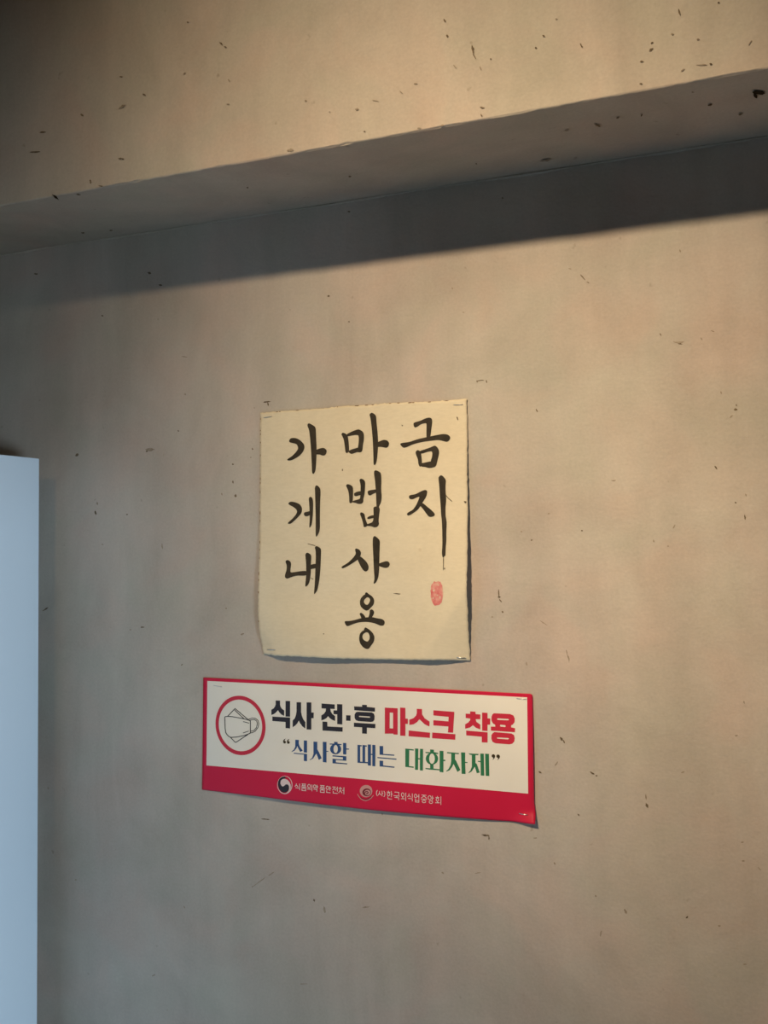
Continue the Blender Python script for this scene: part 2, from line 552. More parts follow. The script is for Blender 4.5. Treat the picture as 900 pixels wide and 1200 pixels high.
def ellipse(cx, cy, rx, ry, n=32):
    return [(cx + rx * math.cos(2 * math.pi * k / n), cy + ry * math.sin(2 * math.pi * k / n)) for k in range(n)]

def crop(x0, y0, s, pts):                 # tracing coordinates of an enlarged detail back to picture coordinates
    return [(x0 + x / s, y0 + y / s) for x, y in pts]

# ---------------- calligraphy sheet
def paper_lift(u, v):
    uu, vv = max(0.0, min(1.0, u)), max(0.0, min(1.0, v))
    bottom = 0.0074 * math.sin(math.pi * min(1.0, uu ** 0.66 * 0.5 / 0.40)) if uu < 0.249 else 0.0074 * (1 - 0.45 * sm(0.25, 0.62, uu))
    o = bottom * sm(0.72, 1.0, vv)
    right = 0.0090 * (0.25 * sm(0.05, 0.4, vv) + 0.75 * sm(0.35, 0.82, vv)) * sm(0.60, 1.0, uu)
    o = max(o, right) + 0.25 * min(o, right)
    o += 0.0040 * sm(0.40, 0.78, vv) * (1 - sm(0.82, 0.98, vv)) * (1 - sm(0.0, 0.30, uu))
    d = (1 - u) / 0.20 + (1 - v) / 0.27       # the stapled lower corner is drawn back to the wall
    o *= min(1.0, max(0.0, d * 1.08 - 0.08))
    d = math.hypot(uu / 0.10, (1 - vv) / 0.10)
    o *= sm(0.05, 1.0, d)
    o += 0.0009 * math.sin(u * 5 + 1) * math.sin(v * 7 + 0.5) * sm(0, .1, uu) * sm(0, .1, 1 - uu) * sm(0, .1, vv) * sm(0, .1, 1 - vv)
    return o + 0.0016
paper = Sheet(paper_lift)
paper.fix_box([(305, 484), (547, 467.5), (309, 768), (550, 775)])
pe_top = [paper.at(*p) for p in [(305, 484), (340, 481), (372, 479), (400, 476), (430, 474.5), (460, 472), (500, 471), (520, 469.5), (547, 467.3)]]
pe_left = [paper.at(*p) for p in [(305, 484), (305, 540), (304.5, 600), (303.5, 660), (302.5, 710), (304, 740), (308.5, 767)]]
pe_right = [paper.at(*p) for p in [(547, 467.3), (547.5, 540), (548, 600), (547.2, 670), (547.5, 710), (549, 740), (551, 774.5)]]
pe_bot = [paper.at(*p) for p in [(308.5, 767), (340, 769), (380, 771), (430, 772.5), (480, 773.5), (520, 773.5), (551, 774.5)]]
sheet = obj('calligraphy_sheet', sheet_mesh('calligraphy_sheet', paper, pe_top, pe_bot, pe_left, pe_right, 90, 110, 0.00022, 0.0003, 3), M['paper'],
            label='yellowed paper sheet with black brush calligraphy and red seal, stapled to the wall', category='sheet')

cA, cB, cC, cD, cE, cF = (290, 450, 6.4286), (290, 600, 6.3143), (390, 470, 7.5), (390, 620, 7.5), (460, 450, 7.0545), (450, 600, 6.3167)
BRUSH = {
 'ga': [(cA, [(313,428),(325,408),(360,405),(395,420),(425,450),(432,478),(420,510),(395,540),(350,568),(320,578),(300,575),(302,565),(335,545),(365,515),(382,490),(380,470),(370,452),(340,445),(318,440)]),
        (cA, [(450,310),(462,293),(490,308),(515,325),(517,380),(522,490),(520,560),(515,650),(500,680),(487,672),(485,600),(480,500),(472,400),(465,345)]),
        (cA, [(510,500),(545,485),(575,480),(597,495),(598,515),(585,538),(565,540),(545,530),(510,532)])],
 'ge': [(cA, [(305,900),(325,885),(360,890),(395,905),(412,930),(410,970),(385,1000),(355,1030),(325,1055),(303,1052),(310,1040),(340,1015),(365,985),(375,965),(370,945),(345,925),(318,912)]),
        (cA, [(424,978),(432,965),(455,962),(478,955),(478,985),(450,998),(432,995)]),
        (cA, [(462,860),(475,847),(492,860),(496,900),(494,980),(488,1040),(482,1068),(468,1085),(466,1075),(470,1020),(468,940),(465,890)]),
        (cA, [(508,775),(522,760),(545,780),(552,800),(548,900),(546,1000),(547,1107),(521,1154),(514,1142),(515,1000),(512,900),(510,820)])],
 'nae': [(cB, [(280,365),(295,353),(315,362),(325,380),(318,430),(320,448),(345,445),(400,437),(440,435),(445,465),(420,472),(370,470),(330,480),(295,495),(278,485),(278,465),(290,430),(292,395)]),
        (cB, [(428,315),(440,298),(465,310),(474,325),(470,380),(470,450),(462,510),(450,540),(430,555),(428,540),(435,480),(436,400),(432,345)]),
        (cB, [(460,395),(485,385),(512,383),(512,415),(485,420),(460,425)]),
        (cB, [(498,262),(510,250),(535,262),(546,275),(543,350),(540,430),(532,510),(522,560),(515,585),(495,610),(493,600),(500,520),(503,420),(507,330),(505,285)])],
 'ma': [(cC, [(75,292),(88,275),(130,295),(138,340),(143,400),(145,440),(125,460),(112,450),(105,390),(98,340),(85,310)]),
        (cC, [(122,292),(160,272),(200,255),(230,247),(262,265),(275,290),(275,340),(265,390),(262,430),(250,450),(235,445),(220,415),(228,370),(230,320),(225,300),(200,298),(160,305),(126,312)]),
        (cC, [(135,440),(165,425),(200,415),(235,405),(262,405),(260,440),(245,452),(215,448),(190,458),(165,466),(145,455)]),
        (cC, [(322,118),(340,100),(365,112),(382,130),(385,190),(395,280),(400,370),(396,440),(390,510),(380,555),(362,565),(358,540),(357,460),(352,340),(342,230),(332,150)]),
        (cC, [(385,365),(420,350),(450,340),(478,345),(497,365),(492,395),(475,412),(450,408),(425,402),(385,405)])],
 'beop': [(cC, [(115,742),(130,728),(160,738),(178,755),(180,800),(178,850),(175,890),(155,900),(145,890),(145,840),(138,790)]),
        (cC, [(233,692),(248,680),(272,690),(286,708),(284,770),(280,820),(268,860),(270,885),(255,903),(225,905),(200,895),(172,890),(176,878),(210,868),(240,860),(243,830),(245,780),(245,730)]),
        (cC, [(186,812),(205,800),(235,792),(255,795),(255,825),(228,830),(205,838),(190,832)]),
        (cC, [(305,795),(320,785),(350,780),(385,775),(385,805),(355,815),(330,832),(312,825)]),
        (cC, [(360,622),(375,606),(400,615),(425,632),(428,700),(425,780),(432,840),(425,890),(410,920),(400,945),(385,935),(383,880),(380,800),(372,700)]),
        (cC, [(238,990),(250,975),(280,990),(285,1030),(300,1070),(310,1090),(290,1108),(272,1108),(268,1080),(258,1040)]),
        (cC, [(358,935),(375,925),(405,930),(415,950),(408,1000),(402,1055),(408,1080),(395,1105),(365,1112),(340,1100),(305,1098),(288,1095),(305,1080),(340,1070),(355,1055),(360,1010),(358,965)]),
        (cC, [(302,1025),(325,1010),(350,1003),(370,1005),(370,1025),(340,1032),(318,1038),(305,1035)])],
 'sa': [(cD, [(195,180),(205,168),(235,180),(250,205),(245,235),(225,265),(190,290),(150,315),(110,338),(85,346),(75,335),(90,322),(130,300),(165,268),(190,240),(205,215)]),
        (cD, [(215,260),(240,235),(275,265),(300,290),(318,330),(312,360),(293,375),(270,365),(250,335),(232,300)]),
        (cD, [(352,75),(368,58),(392,75),(416,100),(412,180),(410,260),(408,360),(402,420),(385,465),(365,482),(358,475),(368,440),(362,360),(357,250),(352,150)]),
        (cD, [(400,305),(440,290),(475,280),(497,292),(503,312),(490,335),(465,343),(435,335),(400,322)])],
 'yong': [(cD, [(285,560),(300,555),(318,572),(350,592),(366,625),(360,665),(335,690),(315,712),(295,718),(270,705),(245,680),(238,645),(245,610),(270,582),(285,575)]),
        (cD, [(305,598),(322,605),(330,625),(320,650),(305,668),(285,660),(272,640),(280,618),(295,605)], 'hole'),
        (cD, [(235,745),(248,733),(270,748),(290,775),(285,795),(255,792),(245,765)]),
        (cD, [(325,715),(340,703),(360,715),(365,735),(355,760),(335,788),(305,795),(318,765),(325,740)]),
        (cD, [(103,815),(112,808),(150,808),(200,798),(240,785),(300,775),(350,773),(395,785),(430,788),(455,805),(458,830),(445,848),(420,850),(380,832),(330,818),(280,815),(225,820),(180,835),(130,856),(115,845)]),
        (cD, [(275,880),(285,862),(305,872),(325,885),(355,915),(369,950),(362,990),(340,1020),(320,1050),(298,1056),(265,1038),(240,1005),(231,965),(238,920),(260,895),(275,890)]),
        (cD, [(295,905),(312,910),(325,935),(325,965),(308,990),(290,985),(268,970),(259,945),(268,922)], 'hole')],
 'geum': [(cE, [(172,330),(180,318),(230,305),(270,285),(305,276),(325,285),(330,310),(322,370),(315,420),(312,445),(282,450),(280,400),(282,340),(280,322),(240,330),(205,355),(182,362)]),
        (cE, [(60,498),(75,487),(140,480),(200,458),(280,440),(350,425),(420,412),(460,418),(480,440),(472,465),(450,480),(420,472),(380,462),(310,470),(240,480),(170,498),(120,522),(90,530)]),
        (cE, [(190,560),(210,543),(235,560),(240,600),(245,650),(240,680),(225,685),(215,665),(210,620),(195,585)]),
        (cE, [(222,555),(270,540),(320,522),(350,507),(375,525),(387,560),(380,600),(370,640),(360,680),(335,692),(320,675),(315,640),(328,600),(330,570),(325,555),(290,560),(235,580)]),
        (cE, [(236,655),(275,648),(310,640),(345,640),(362,655),(360,680),(330,692),(300,696),(270,685),(236,684)])],
 'ji': [(cE, [(135,930),(145,918),(190,912),(230,890),(270,873),(290,885),(280,930),(255,970),(235,1005),(210,1040),(175,1065),(145,1085),(125,1088),(118,1072),(135,1058),(170,1040),(195,1005),(215,960),(225,930),(200,938),(165,955),(140,950)]),
        (cE, [(222,1000),(248,980),(285,1012),(320,1040),(350,1070),(350,1088),(325,1100),(300,1098),(275,1065),(250,1030)]),
        (cE, [(380,770),(400,752),(420,762),(444,795),(438,840),(440,900),(445,960),(438,1020),(440,1100),(447,1150),(441,1090),(446,1120),(449,1150),(445,1230),(446,1295),(440,1350),(438,1425),(430,1420),(421,1440),(412,1426),(408,1394),(413,1337),(412,1226),(408,1125),(402,1080),(398,1000),(392,930),(388,850),(382,800)]),
        (cF, [(438,340),(444,340),(443,400),(441,432),(437,432),(439,395)]),
        (cF, [(446,412),(453,412),(452,426),(446,426)])],
}
for key, parts in BRUSH.items():
    outs, hol = [], []
    for e in parts:
        c, pts = e[0], e[1]
        w = [paper.at(*p) for p in chaikin(crop(*c, pts))]
        (hol if len(e) > 2 else outs).append(w)
    obj('brush_character', print_mesh('brush_character_' + key, paper.off, outs, hol, 0.00025), M['ink'], sheet)
# red seal, worn and blotched
seal = []
for k in range(40):
    a = 2 * math.pi * k / 40
    j = 1 + rnd.uniform(-.07, .05)
    seal.append((391 + 46 * j * math.copysign(abs(math.cos(a)) ** .8, math.cos(a)), 602 + 91 * j * math.copysign(abs(math.sin(a)) ** .85, math.sin(a))))
sholes = [[(391 + dx + rx * math.cos(a) * rnd.uniform(.7, 1.1), 602 + dy + ry * math.sin(a) * rnd.uniform(.7, 1.1)) for a in [2 * math.pi * q / 9 for q in range(9)]]
          for dx, dy, rx, ry in [(-22, -20, 7, 9), (12, -62, 8, 5), (24, 30, 5, 12), (-26, 35, 6, 6), (4, 12, 8, 4)]]
obj('seal_stamp', print_mesh('seal_stamp', paper.off, [[paper.at(*p) for p in crop(*cF, seal)]], [[paper.at(*p) for p in crop(*cF, h)] for h in sholes], 0.0002), M['seal'], sheet, label='faded oval red seal')
# loose brush hairs and brown foxing on the sheet
for c, pts in [(cD, [(528,566),(560,563),(597,568),(590,575),(560,572)]), (cE, [(440,912),(462,940),(496,970),(490,973),(462,950),(444,930)]),
               (cE, [(528,270),(540,275),(545,300),(536,298)]), (cE, [(590,968),(612,970),(612,984),(598,986)]), (cB, [(445,232),(505,247),(500,252),(448,238)]),
               (cB, [(465,485),(490,494),(486,500),(468,490)]), (cB, [(560,897),(570,899),(568,906),(560,904)]), (cA, [(712,640),(721,640),(720,655),(713,655)]), (cC, [(605,208),(618,212),(614,222),(606,218)])]:
    obj('paper_fleck', print_mesh('paper_fleck', paper.off, [[paper.at(*p) for p in crop(*c, pts)]], [], 0.0002, 0), M['scuff'], sheet)
# brown worn bits along the cut edges
for i in range(34):
    k = rnd.choice('lltt')
    t = rnd.uniform(0.02, 0.95)
    p = polyline(pe_left if k == 'l' else pe_top, t)
    x, z = p
    a, b = (0.0004, rnd.uniform(0.0008, 0.0022)) if k == 'l' else (rnd.uniform(0.0008, 0.0024), 0.0004)
    if k == 'l': x += 0.0003
    else: z -= 0.0003
    poly = [(x + a * math.cos(q) * rnd.uniform(.6, 1.2), z + b * math.sin(q) * rnd.uniform(.6, 1.2)) for q in [2 * math.pi * m_ / 7 for m_ in range(7)]]
    obj('edge_stain', print_mesh('edge_stain', paper.off, [poly], [], 0.0002, 0), M['paper_edge'], sheet)

# ---------------- printed notice
def notice_lift(u, v):
    vv = max(0.0, min(1.0, v))
    o = 0.0012
    o += 0.0050 * math.sin(math.pi * max(0.0, min(1.0, (u - 0.04) / 0.88))) * sm(0.45, 1.0, vv)
    o += 0.0070 * sm(0.935, 1.01, u) * sm(0.88, 1.03, v)
    o += 0.0010 * sm(0.93, 1.0, u) * sm(0.1, 0.5, vv) * (1 - sm(0.7, 0.95, vv))
    o += 0.0007 * math.sin(u * 9) * sm(0, .15, vv)
    return o
notice = Sheet(notice_lift)
notice.fix_box([(238, 794), (624, 813), (236.5, 926), (626.5, 966.5)])
ne_top = [notice.at(*p) for p in [(238.2, 794), (300, 797), (400, 801.8), (500, 806.8), (580, 811), (621, 813)]]
ne_left = [notice.at(*p) for p in [(238.2, 794), (237.6, 860), (236.8, 925.5)]]
ne_bot = [notice.at(*p) for p in [(236.8, 925.5), (300, 933), (380, 943), (430, 948.8), (520, 957), (580, 961.5), (627, 966)]]
ne_right = [notice.at(*p) for p in [(621, 813), (623.2, 813.8), (624, 816.5), (624.6, 850), (625.2, 900), (626, 940), (627, 966)]]
card = obj('printed_notice', sheet_mesh('printed_notice', notice, ne_top, ne_bot, ne_left, ne_right, 110, 60, 0.0, 0.0003, 5), M['red'],
           label='red and white printed notice about face masks stapled below the calligraphy sheet', category='sign')
def prt(name, outers, holes, material, lift, step=0.006, smooth=False, parent=None, **props):
    o = [[notice.at(*p) for p in q] for q in outers]
    h = [[notice.at(*p) for p in q] for q in holes]
    return obj(name, print_mesh(name, notice.off, o, h, lift, step), material, parent or card, **props)
def dense(a, b, n):
    return [(a[0] + (b[0] - a[0]) * k / n, a[1] + (b[1] - a[1]) * k / n) for k in range(n)]
q = [(243.1, 797.9), (617.8, 817.2), (619, 930), (242, 896.9)]
prt('white_field', [dense(q[0], q[1], 40) + dense(q[1], q[2], 12) + dense(q[2], q[3], 40) + dense(q[3], q[0], 12)], [], M['cream'], 0.00015, 0.005, label='off-white printed field')

cG, cH, cI, cJ, cK, cL, cM, cN, cO, cP, cQ = (314,815,15), (372,815,12), (440,820,9), (530,820,9), (325,860,10), (410,865,12.857), (470,870,12.857), (520,875,12.857), (245,810,12.857), (320,905,20.4545), (415,915,15)
PRINT = [  # material, crop, outlines, holes
 ('navy_black', cG, [[(138,88),(215,90),(215,165),(228,205),(250,235),(288,262),(288,358),(240,335),(205,300),(178,258),(150,292),(110,325),(62,342),(62,250),(100,228),(125,195),(138,160)], [(312,95),(392,98),(392,372),(312,370)], [(80,370),(392,388),(392,580),(312,572),(312,466),(80,448)]], []),
 ('navy_black', cG, [[(505,118),(585,120),(585,290),(600,360),(625,420),(660,468),(658,580),(610,545),(570,490),(545,440),(515,495),(480,530),(437,560),(437,440),(475,400),(495,345),(505,280)], [(682,120),(765,122),(765,298),(808,300),(806,398),(765,400),(765,600),(682,597)]], []),
 ('navy_black', cH, [[(60,112),(245,125),(245,190),(183,187),(190,225),(210,258),(250,290),(250,358),(205,340),(172,315),(152,290),(128,318),(95,338),(57,350),(57,280),(95,255),(118,222),(122,185),(60,180)], [(278,120),(352,124),(352,408),(280,402),(280,265),(228,262),(228,208),(278,210)], [(73,365),(140,370),(143,435),(357,447),(355,510),(73,492)]], []),
 ('navy_black', cH, [[(405,277),(467,280),(467,357),(405,354)]], []),
 ('navy_black', cH, [[(630,130),(697,133),(697,160),(812,172),(810,228),(520,207),(517,153),(630,158)], [(565,228),(765,238),(795,255),(806,290),(803,340),(785,365),(755,372),(575,360),(540,345),(525,315),(524,270),(540,240)], [(515,382),(817,400),(815,460),(697,452),(697,538),(630,534),(630,448),(515,440)]], [[(590,285),(735,295),(745,302),(735,312),(590,302),(585,293)]]),
 ('red_text', cI, [[(100,82),(235,90),(235,368),(195,366),(185,357),(100,357)], [(262,82),(317,85),(317,198),(343,200),(343,255),(317,254),(317,382),(262,378)]], [[(152,135),(187,137),(187,303),(150,300)]]),
 ('red_text', cI, [[(437,95),(492,98),(494,155),(520,195),(572,230),(570,282),(520,258),(485,225),(465,205),(440,235),(405,258),(358,265),(358,210),(400,195),(430,165),(437,140)], [(352,323),(577,347),(575,402),(350,384)]], []),
 ('red_text', cI, [[(612,110),(833,128),(820,348),(765,345),(770,282),(612,270),(612,215),(770,228),(772,180),(612,165)], [(600,345),(845,363),(842,422),(598,405)]], []),
 ('red_text', cJ, [[(190,122),(245,126),(248,150),(297,155),(297,205),(248,205),(255,232),(297,262),(297,312),(250,295),(218,268),(190,292),(137,305),(137,258),(170,240),(190,215),(190,198),(142,192),(142,146),(190,148)], [(316,135),(373,138),(373,195),(402,198),(400,262),(373,262),(373,330),(316,326)], [(148,325),(374,343),(374,452),(312,448),(312,390),(148,375)]], []),
 ('red_text', cJ, [[(440,142),(610,150),(645,165),(660,195),(658,235),(640,260),(622,270),(622,290),(664,300),(662,342),(408,325),(408,283),(455,283),(452,262),(430,250),(415,220),(415,180),(425,155)], [(450,340),(625,355),(652,372),(660,405),(655,440),(635,462),(605,470),(455,458),(425,443),(413,410),(415,370),(430,350)]],
   [[(480,195),(590,202),(600,210),(590,217),(480,212),(472,203)], [(510,262),(560,268),(565,280),(560,287),(510,283),(503,272)], [(478,397),(590,403),(602,410),(590,418),(478,410),(470,403)]]),
 ('quote', cK, [[(100,55),(82,62),(70,80),(70,100),(80,112),(98,110),(104,96),(98,84),(88,82),(90,70)], [(144,58),(126,65),(114,83),(114,103),(124,116),(142,114),(149,100),(142,87),(132,85),(134,73)]], []),
 ('navy', cK, [[(212,68),(255,70),(252,110),(265,150),(300,195),(270,212),(245,165),(235,140),(228,165),(205,195),(172,212),(168,206),(195,185),(212,150)], [(312,76),(350,78),(350,220),(312,216)], [(195,220),(350,235),(350,320),(312,316),(312,242),(195,232)]], []),
 ('navy', cK, [[(425,90),(470,92),(470,180),(490,215),(522,285),(487,305),(460,230),(445,250),(420,290),(382,308),(380,303),(410,280),(425,235)], [(535,92),(578,94),(578,198),(600,200),(600,209),(578,209),(578,335),(535,330)]], []),
 ('navy', cK, [[(667,93),(708,95),(708,114),(755,120),(753,132),(615,124),(617,112),(667,114)], ellipse(685,177,65,62), [(772,105),(810,107),(810,170),(842,172),(842,184),(810,184),(810,242),(772,238)], [(648,250),(810,262),(810,315),(688,305),(688,333),(822,345),(820,357),(648,344),(648,290),(770,300),(770,274),(648,264)]], [ellipse(685,177,25,48)]),
 ('navy', cL, [[(117,100),(157,102),(157,372),(117,369)], [(117,100),(180,106),(180,124),(117,120)], [(117,350),(275,360),(275,380),(117,370)], [(192,103),(232,105),(232,374),(192,371)], [(192,103),(258,110),(258,128),(192,123)],
   [(272,95),(320,96),(320,235),(340,237),(340,100),(386,102),(384,424),(340,420),(340,254),(320,252),(320,415),(272,410)]], []),
 ('navy', cL, [[(450,117),(504,119),(504,236),(672,248),(670,266),(450,248)], [(418,284),(705,308),(703,325),(418,300)], [(450,338),(504,341),(504,410),(676,429),(672,446),(450,424)]], []),
 ('green', cM, [[(66,92),(125,97),(192,104),(190,122),(125,116),(122,356),(192,364),(192,382),(66,368)], [(213,90),(262,93),(260,236),(285,238),(287,96),(333,98),(330,425),(285,420),(285,256),(260,254),(257,415),(212,410)]], []),
 ('green', cM, [[(440,105),(497,110),(497,145),(560,158),(560,175),(370,160),(370,142),(440,147)], ellipse(467,245,93,90), [(440,325),(490,327),(490,393),(585,403),(585,420),(440,410),(370,400),(370,384),(440,390)], [(583,125),(640,128),(640,258),(670,262),(668,282),(640,280),(640,452),(583,446)]], [ellipse(468,244,42,78)]),
 ('green', cN, [[(52,80),(232,95),(230,112),(172,108),(172,195),(185,205),(252,350),(208,380),(150,260),(125,310),(90,355),(42,374),(40,365),(75,335),(105,275),(115,215),(115,104),(52,98)], [(263,85),(325,88),(325,228),(360,232),(358,245),(325,245),(330,410),(272,408)]], []),
 ('green', cN, [[(378,95),(395,102),(525,108),(522,128),(480,126),(480,245),(500,260),(545,390),(500,398),(470,300),(450,330),(420,375),(375,398),(374,390),(405,355),(425,300),(425,126),(390,118)], [(515,212),(560,216),(560,234),(515,226)], [(553,103),(605,104),(612,436),(560,434)], [(625,105),(682,108),(688,442),(635,438)]], []),
 ('quote', cN, [[(722,138),(730,120),(750,112),(770,122),(776,145),(768,172),(742,197),(738,192),(752,172),(742,164),(728,155)], [(793,143),(801,124),(821,116),(842,126),(849,150),(840,177),(814,202),(809,197),(823,177),(813,169),(799,160)]], []),
]
for mname, c, outs, hol in PRINT:
    prt('printed_letter', [crop(*c, p) for p in outs], [crop(*c, p) for p in hol], M[mname], 0.00030)

# mask picture in its round frame
def wall_circle(cx, cy, r, n=72):
    x, z = notice.at(cx, cy)
    return [(x + r * math.cos(2 * math.pi * k / n), z + r * math.sin(2 * math.pi * k / n)) for k in range(n)]
ppm = abs(notice.at(281.7, 815.2)[1] - notice.at(281.7, 884.8)[1]) / 2
obj('round_frame', print_mesh('round_frame', notice.off, [wall_circle(281.6, 850, ppm)], [wall_circle(281.6, 850, ppm * 0.868)], 0.00028), M['red_text'], card, label='red ring around the mask drawing')
ML = [[(240,385),(242,480),(245,560),(252,620),(275,655),(300,680),(330,695),(420,690),(540,665),(625,632)], [(625,632),(625,445)], [(625,447),(590,432),(500,410),(350,383),(280,378),(240,385)],
      [(285,375),(385,270),(395,262),(600,435)], [(385,282),(530,415)], [(325,695),(395,768),(415,765),(590,650)],
      [(595,425),(650,405),(700,408),(740,440),(752,490),(740,545),(700,600),(660,622),(630,628)], [(610,440),(650,430),(690,427),(720,450),(730,490),(715,550),(680,590),(632,603)],
      [(515,458),(560,468),(605,482)], [(515,628),(600,600)]]
prt('mask_drawing', [stroke(crop(*cO, l), 0.95 if i < 6 else 0.8) for i, l in enumerate(ML)], [], M['line'], 0.00030, 0, label='thin line drawing of a folded face mask')

# round emblem beside the first small line
prt('round_emblem', [crop(*cP, ellipse(285, 303, 181, 218, 48))], [], M['pale'], 0.00022, 0.004)
e1 = prt('emblem_field', [crop(*cP, ellipse(282, 298, 166, 202, 48))], [], M['red'], 0.00030, 0.004)
prt('emblem_swirl', [crop(*cP, [(190,200),(235,160),(290,155),(350,180),(395,230),(425,290),(432,360),(415,430),(372,490),(325,516),(270,512),(330,488),(372,450),(390,400),(388,335),(370,300),(335,285),(300,295),(270,325),(235,340),(200,310),(180,260)])], [], M['pale'], 0.00038, 0)
prt('emblem_swirl', [crop(*cP, [(122,300),(128,220),(163,150),(220,110),(280,100),(320,125),(280,150),(230,162),(190,200),(180,260),(200,310),(235,340),(270,325),(300,295),(335,285),(370,300),(388,340),(385,400),(360,450),(310,480),(255,485),(200,460),(152,400)])], [], M['navy_black'], 0.00042, 0)
# second emblem: ring, spiral and cradle arc
prt('round_emblem', [crop(*cQ, ellipse(212, 180, 111, 108, 40))], [], M['pink'], 0.00022, 0.004)
prt('emblem_swirl', [crop(*cQ, ellipse(224, 202, 76, 68, 32))], [crop(*cQ, ellipse(234, 206, 56, 48, 32))], M['maroon'], 0.00030, 0)
prt('emblem_swirl', [crop(*cQ, stroke([(212,222),(238,225),(250,205),(236,188),(206,190),(186,214),(192,246),(220,256)], 15))], [], M['maroon'], 0.00034, 0)
prt('emblem_arc', [crop(*cQ, stroke([(62,232),(84,272),(125,318),(165,338),(210,348),(260,332),(305,298),(344,252)], 13))], [], M['pink'], 0.00030, 0)
prt('emblem_arc', [crop(*cQ, stroke([(105,282),(150,312),(205,326),(255,314),(300,280)], 11))], [], M['maroon'], 0.00034, 0)

# small lines of print on the red band
def C(cx, cy, rx, ry=None, n=12):
    ry = ry or rx
    return [(cx + rx * math.cos(2 * math.pi * k / n), cy + ry * math.sin(2 * math.pi * k / n)) for k in range(n + 1)]
J = {
 '식': [[(.28,.03),(.22,.3),(0,.5)], [(.25,.25),(.55,.5)], [(.85,0),(.85,.58)], [(.1,.68),(.85,.68),(.85,1)]],
 '품': [[(.1,.03),(.9,.03)], [(.3,.03),(.3,.3)], [(.7,.03),(.7,.3)], [(.1,.3),(.9,.3)], [(0,.48),(1,.48)], [(.5,.48),(.5,.66)], [(.15,.66),(.85,.66),(.85,1),(.15,1),(.15,.66)]],
 '의': [C(.38,.28,.26), [(0,.72),(.75,.72)], [(.92,0),(.92,1)]],
 '약': [C(.3,.25,.23), [(.72,0),(.72,.58)], [(.72,.18),(.97,.18)], [(.72,.38),(.97,.38)], [(.1,.68),(.75,.68),(.75,1)]],
 '안': [C(.3,.28,.25), [(.75,0),(.75,.65)], [(.75,.3),(1,.3)], [(.15,.65),(.15,.95),(.88,.95)]],
 '전': [[(0,.08),(.6,.08)], [(.3,.08),(.28,.3),(0,.56)], [(.3,.3),(.6,.55)], [(.87,0),(.87,.7)], [(.6,.28),(.87,.28)], [(.15,.68),(.15,.97),(.92,.97)]],
 '처': [[(.3,0),(.3,.15)], [(0,.2),(.62,.2)], [(.32,.2),(.28,.5),(0,.9)], [(.3,.5),(.6,.85)], [(.92,0),(.92,1)], [(.62,.45),(.92,.45)]],
 '(': [[(.9,0),(.3,.25),(.2,.5),(.3,.75),(.9,1)]],
 ')': [[(.1,0),(.7,.25),(.8,.5),(.7,.75),(.1,1)]],
 '사': [[(.3,.1),(.25,.5),(0,.9)], [(.27,.45),(.6,.85)], [(.8,0),(.8,1)], [(.8,.45),(1,.45)]],
 '한': [[(.3,0),(.34,.08)], [(.05,.15),(.6,.15)], C(.32,.42,.2), [(.78,0),(.78,.72)], [(.78,.35),(1,.35)], [(.2,.7),(.2,.97),(.9,.97)]],
 '국': [[(.15,.05),(.85,.05),(.82,.42)], [(0,.5),(1,.5)], [(.5,.5),(.5,.7)], [(.15,.7),(.82,.7),(.82,1)]],
 '외': [C(.35,.28,.25), [(.35,.55),(.35,.75)], [(0,.78),(.72,.74)], [(.92,0),(.92,1)]],
 '업': [C(.28,.25,.23), [(.85,0),(.85,.55)], [(.55,.27),(.85,.27)], [(.25,.6),(.25,1),(.85,1),(.85,.6)], [(.25,.8),(.85,.8)]],
 '중': [[(.1,.05),(.9,.05)], [(.5,.05),(.4,.25),(.05,.42)], [(.5,.15),(.95,.42)], [(0,.55),(1,.55)], [(.5,.55),(.5,.68)], C(.5,.84,.3,.15)],
 '앙': [C(.3,.28,.25), [(.75,0),(.75,.6)], [(.75,.28),(1,.28)], C(.5,.82,.28,.17)],
 '회': [[(.35,0),(.35,.1)], [(.05,.17),(.65,.17)], C(.35,.42,.2), [(.35,.62),(.35,.78)], [(0,.82),(.72,.78)], [(.92,0),(.92,1)]],
}
def small_line(c, chars, slope, width):
    x0c, y0c, s = c
    for ch, xa, xb, yt, h in chars:
        sl = slope * (xb - xa)
        polys = []
        for st in J[ch]:
            pts = [(x0c + (xa + (xb - xa) * u) / s, y0c + (yt + h * v + sl * (u - .5)) / s) for u, v in st]
            polys.append(stroke(pts, width))
        prt('small_letter', polys, [], M['pale'], 0.00030, 0)
small_line((342, 912, 13.636), [('식',52,140,82,104), ('품',152,236,88,108), ('의',246,330,96,108), ('약',342,424,104,108), ('품',447,533,113,112), ('안',546,632,124,110), ('전',650,742,132,110), ('처',748,842,142,108)], 0.085, 0.82)
small_line((436, 920, 10.465), [('(',52,70,62,72), ('사',75,138,68,66), (')',145,163,72,72), ('한',180,255,72,100), ('국',266,342,82,100), ('외',355,420,92,100), ('식',436,506,100,96), ('업',516,586,110,98), ('중',600,676,118,98), ('앙',686,760,128,98), ('회',776,852,136,102)], 0.095, 0.75)

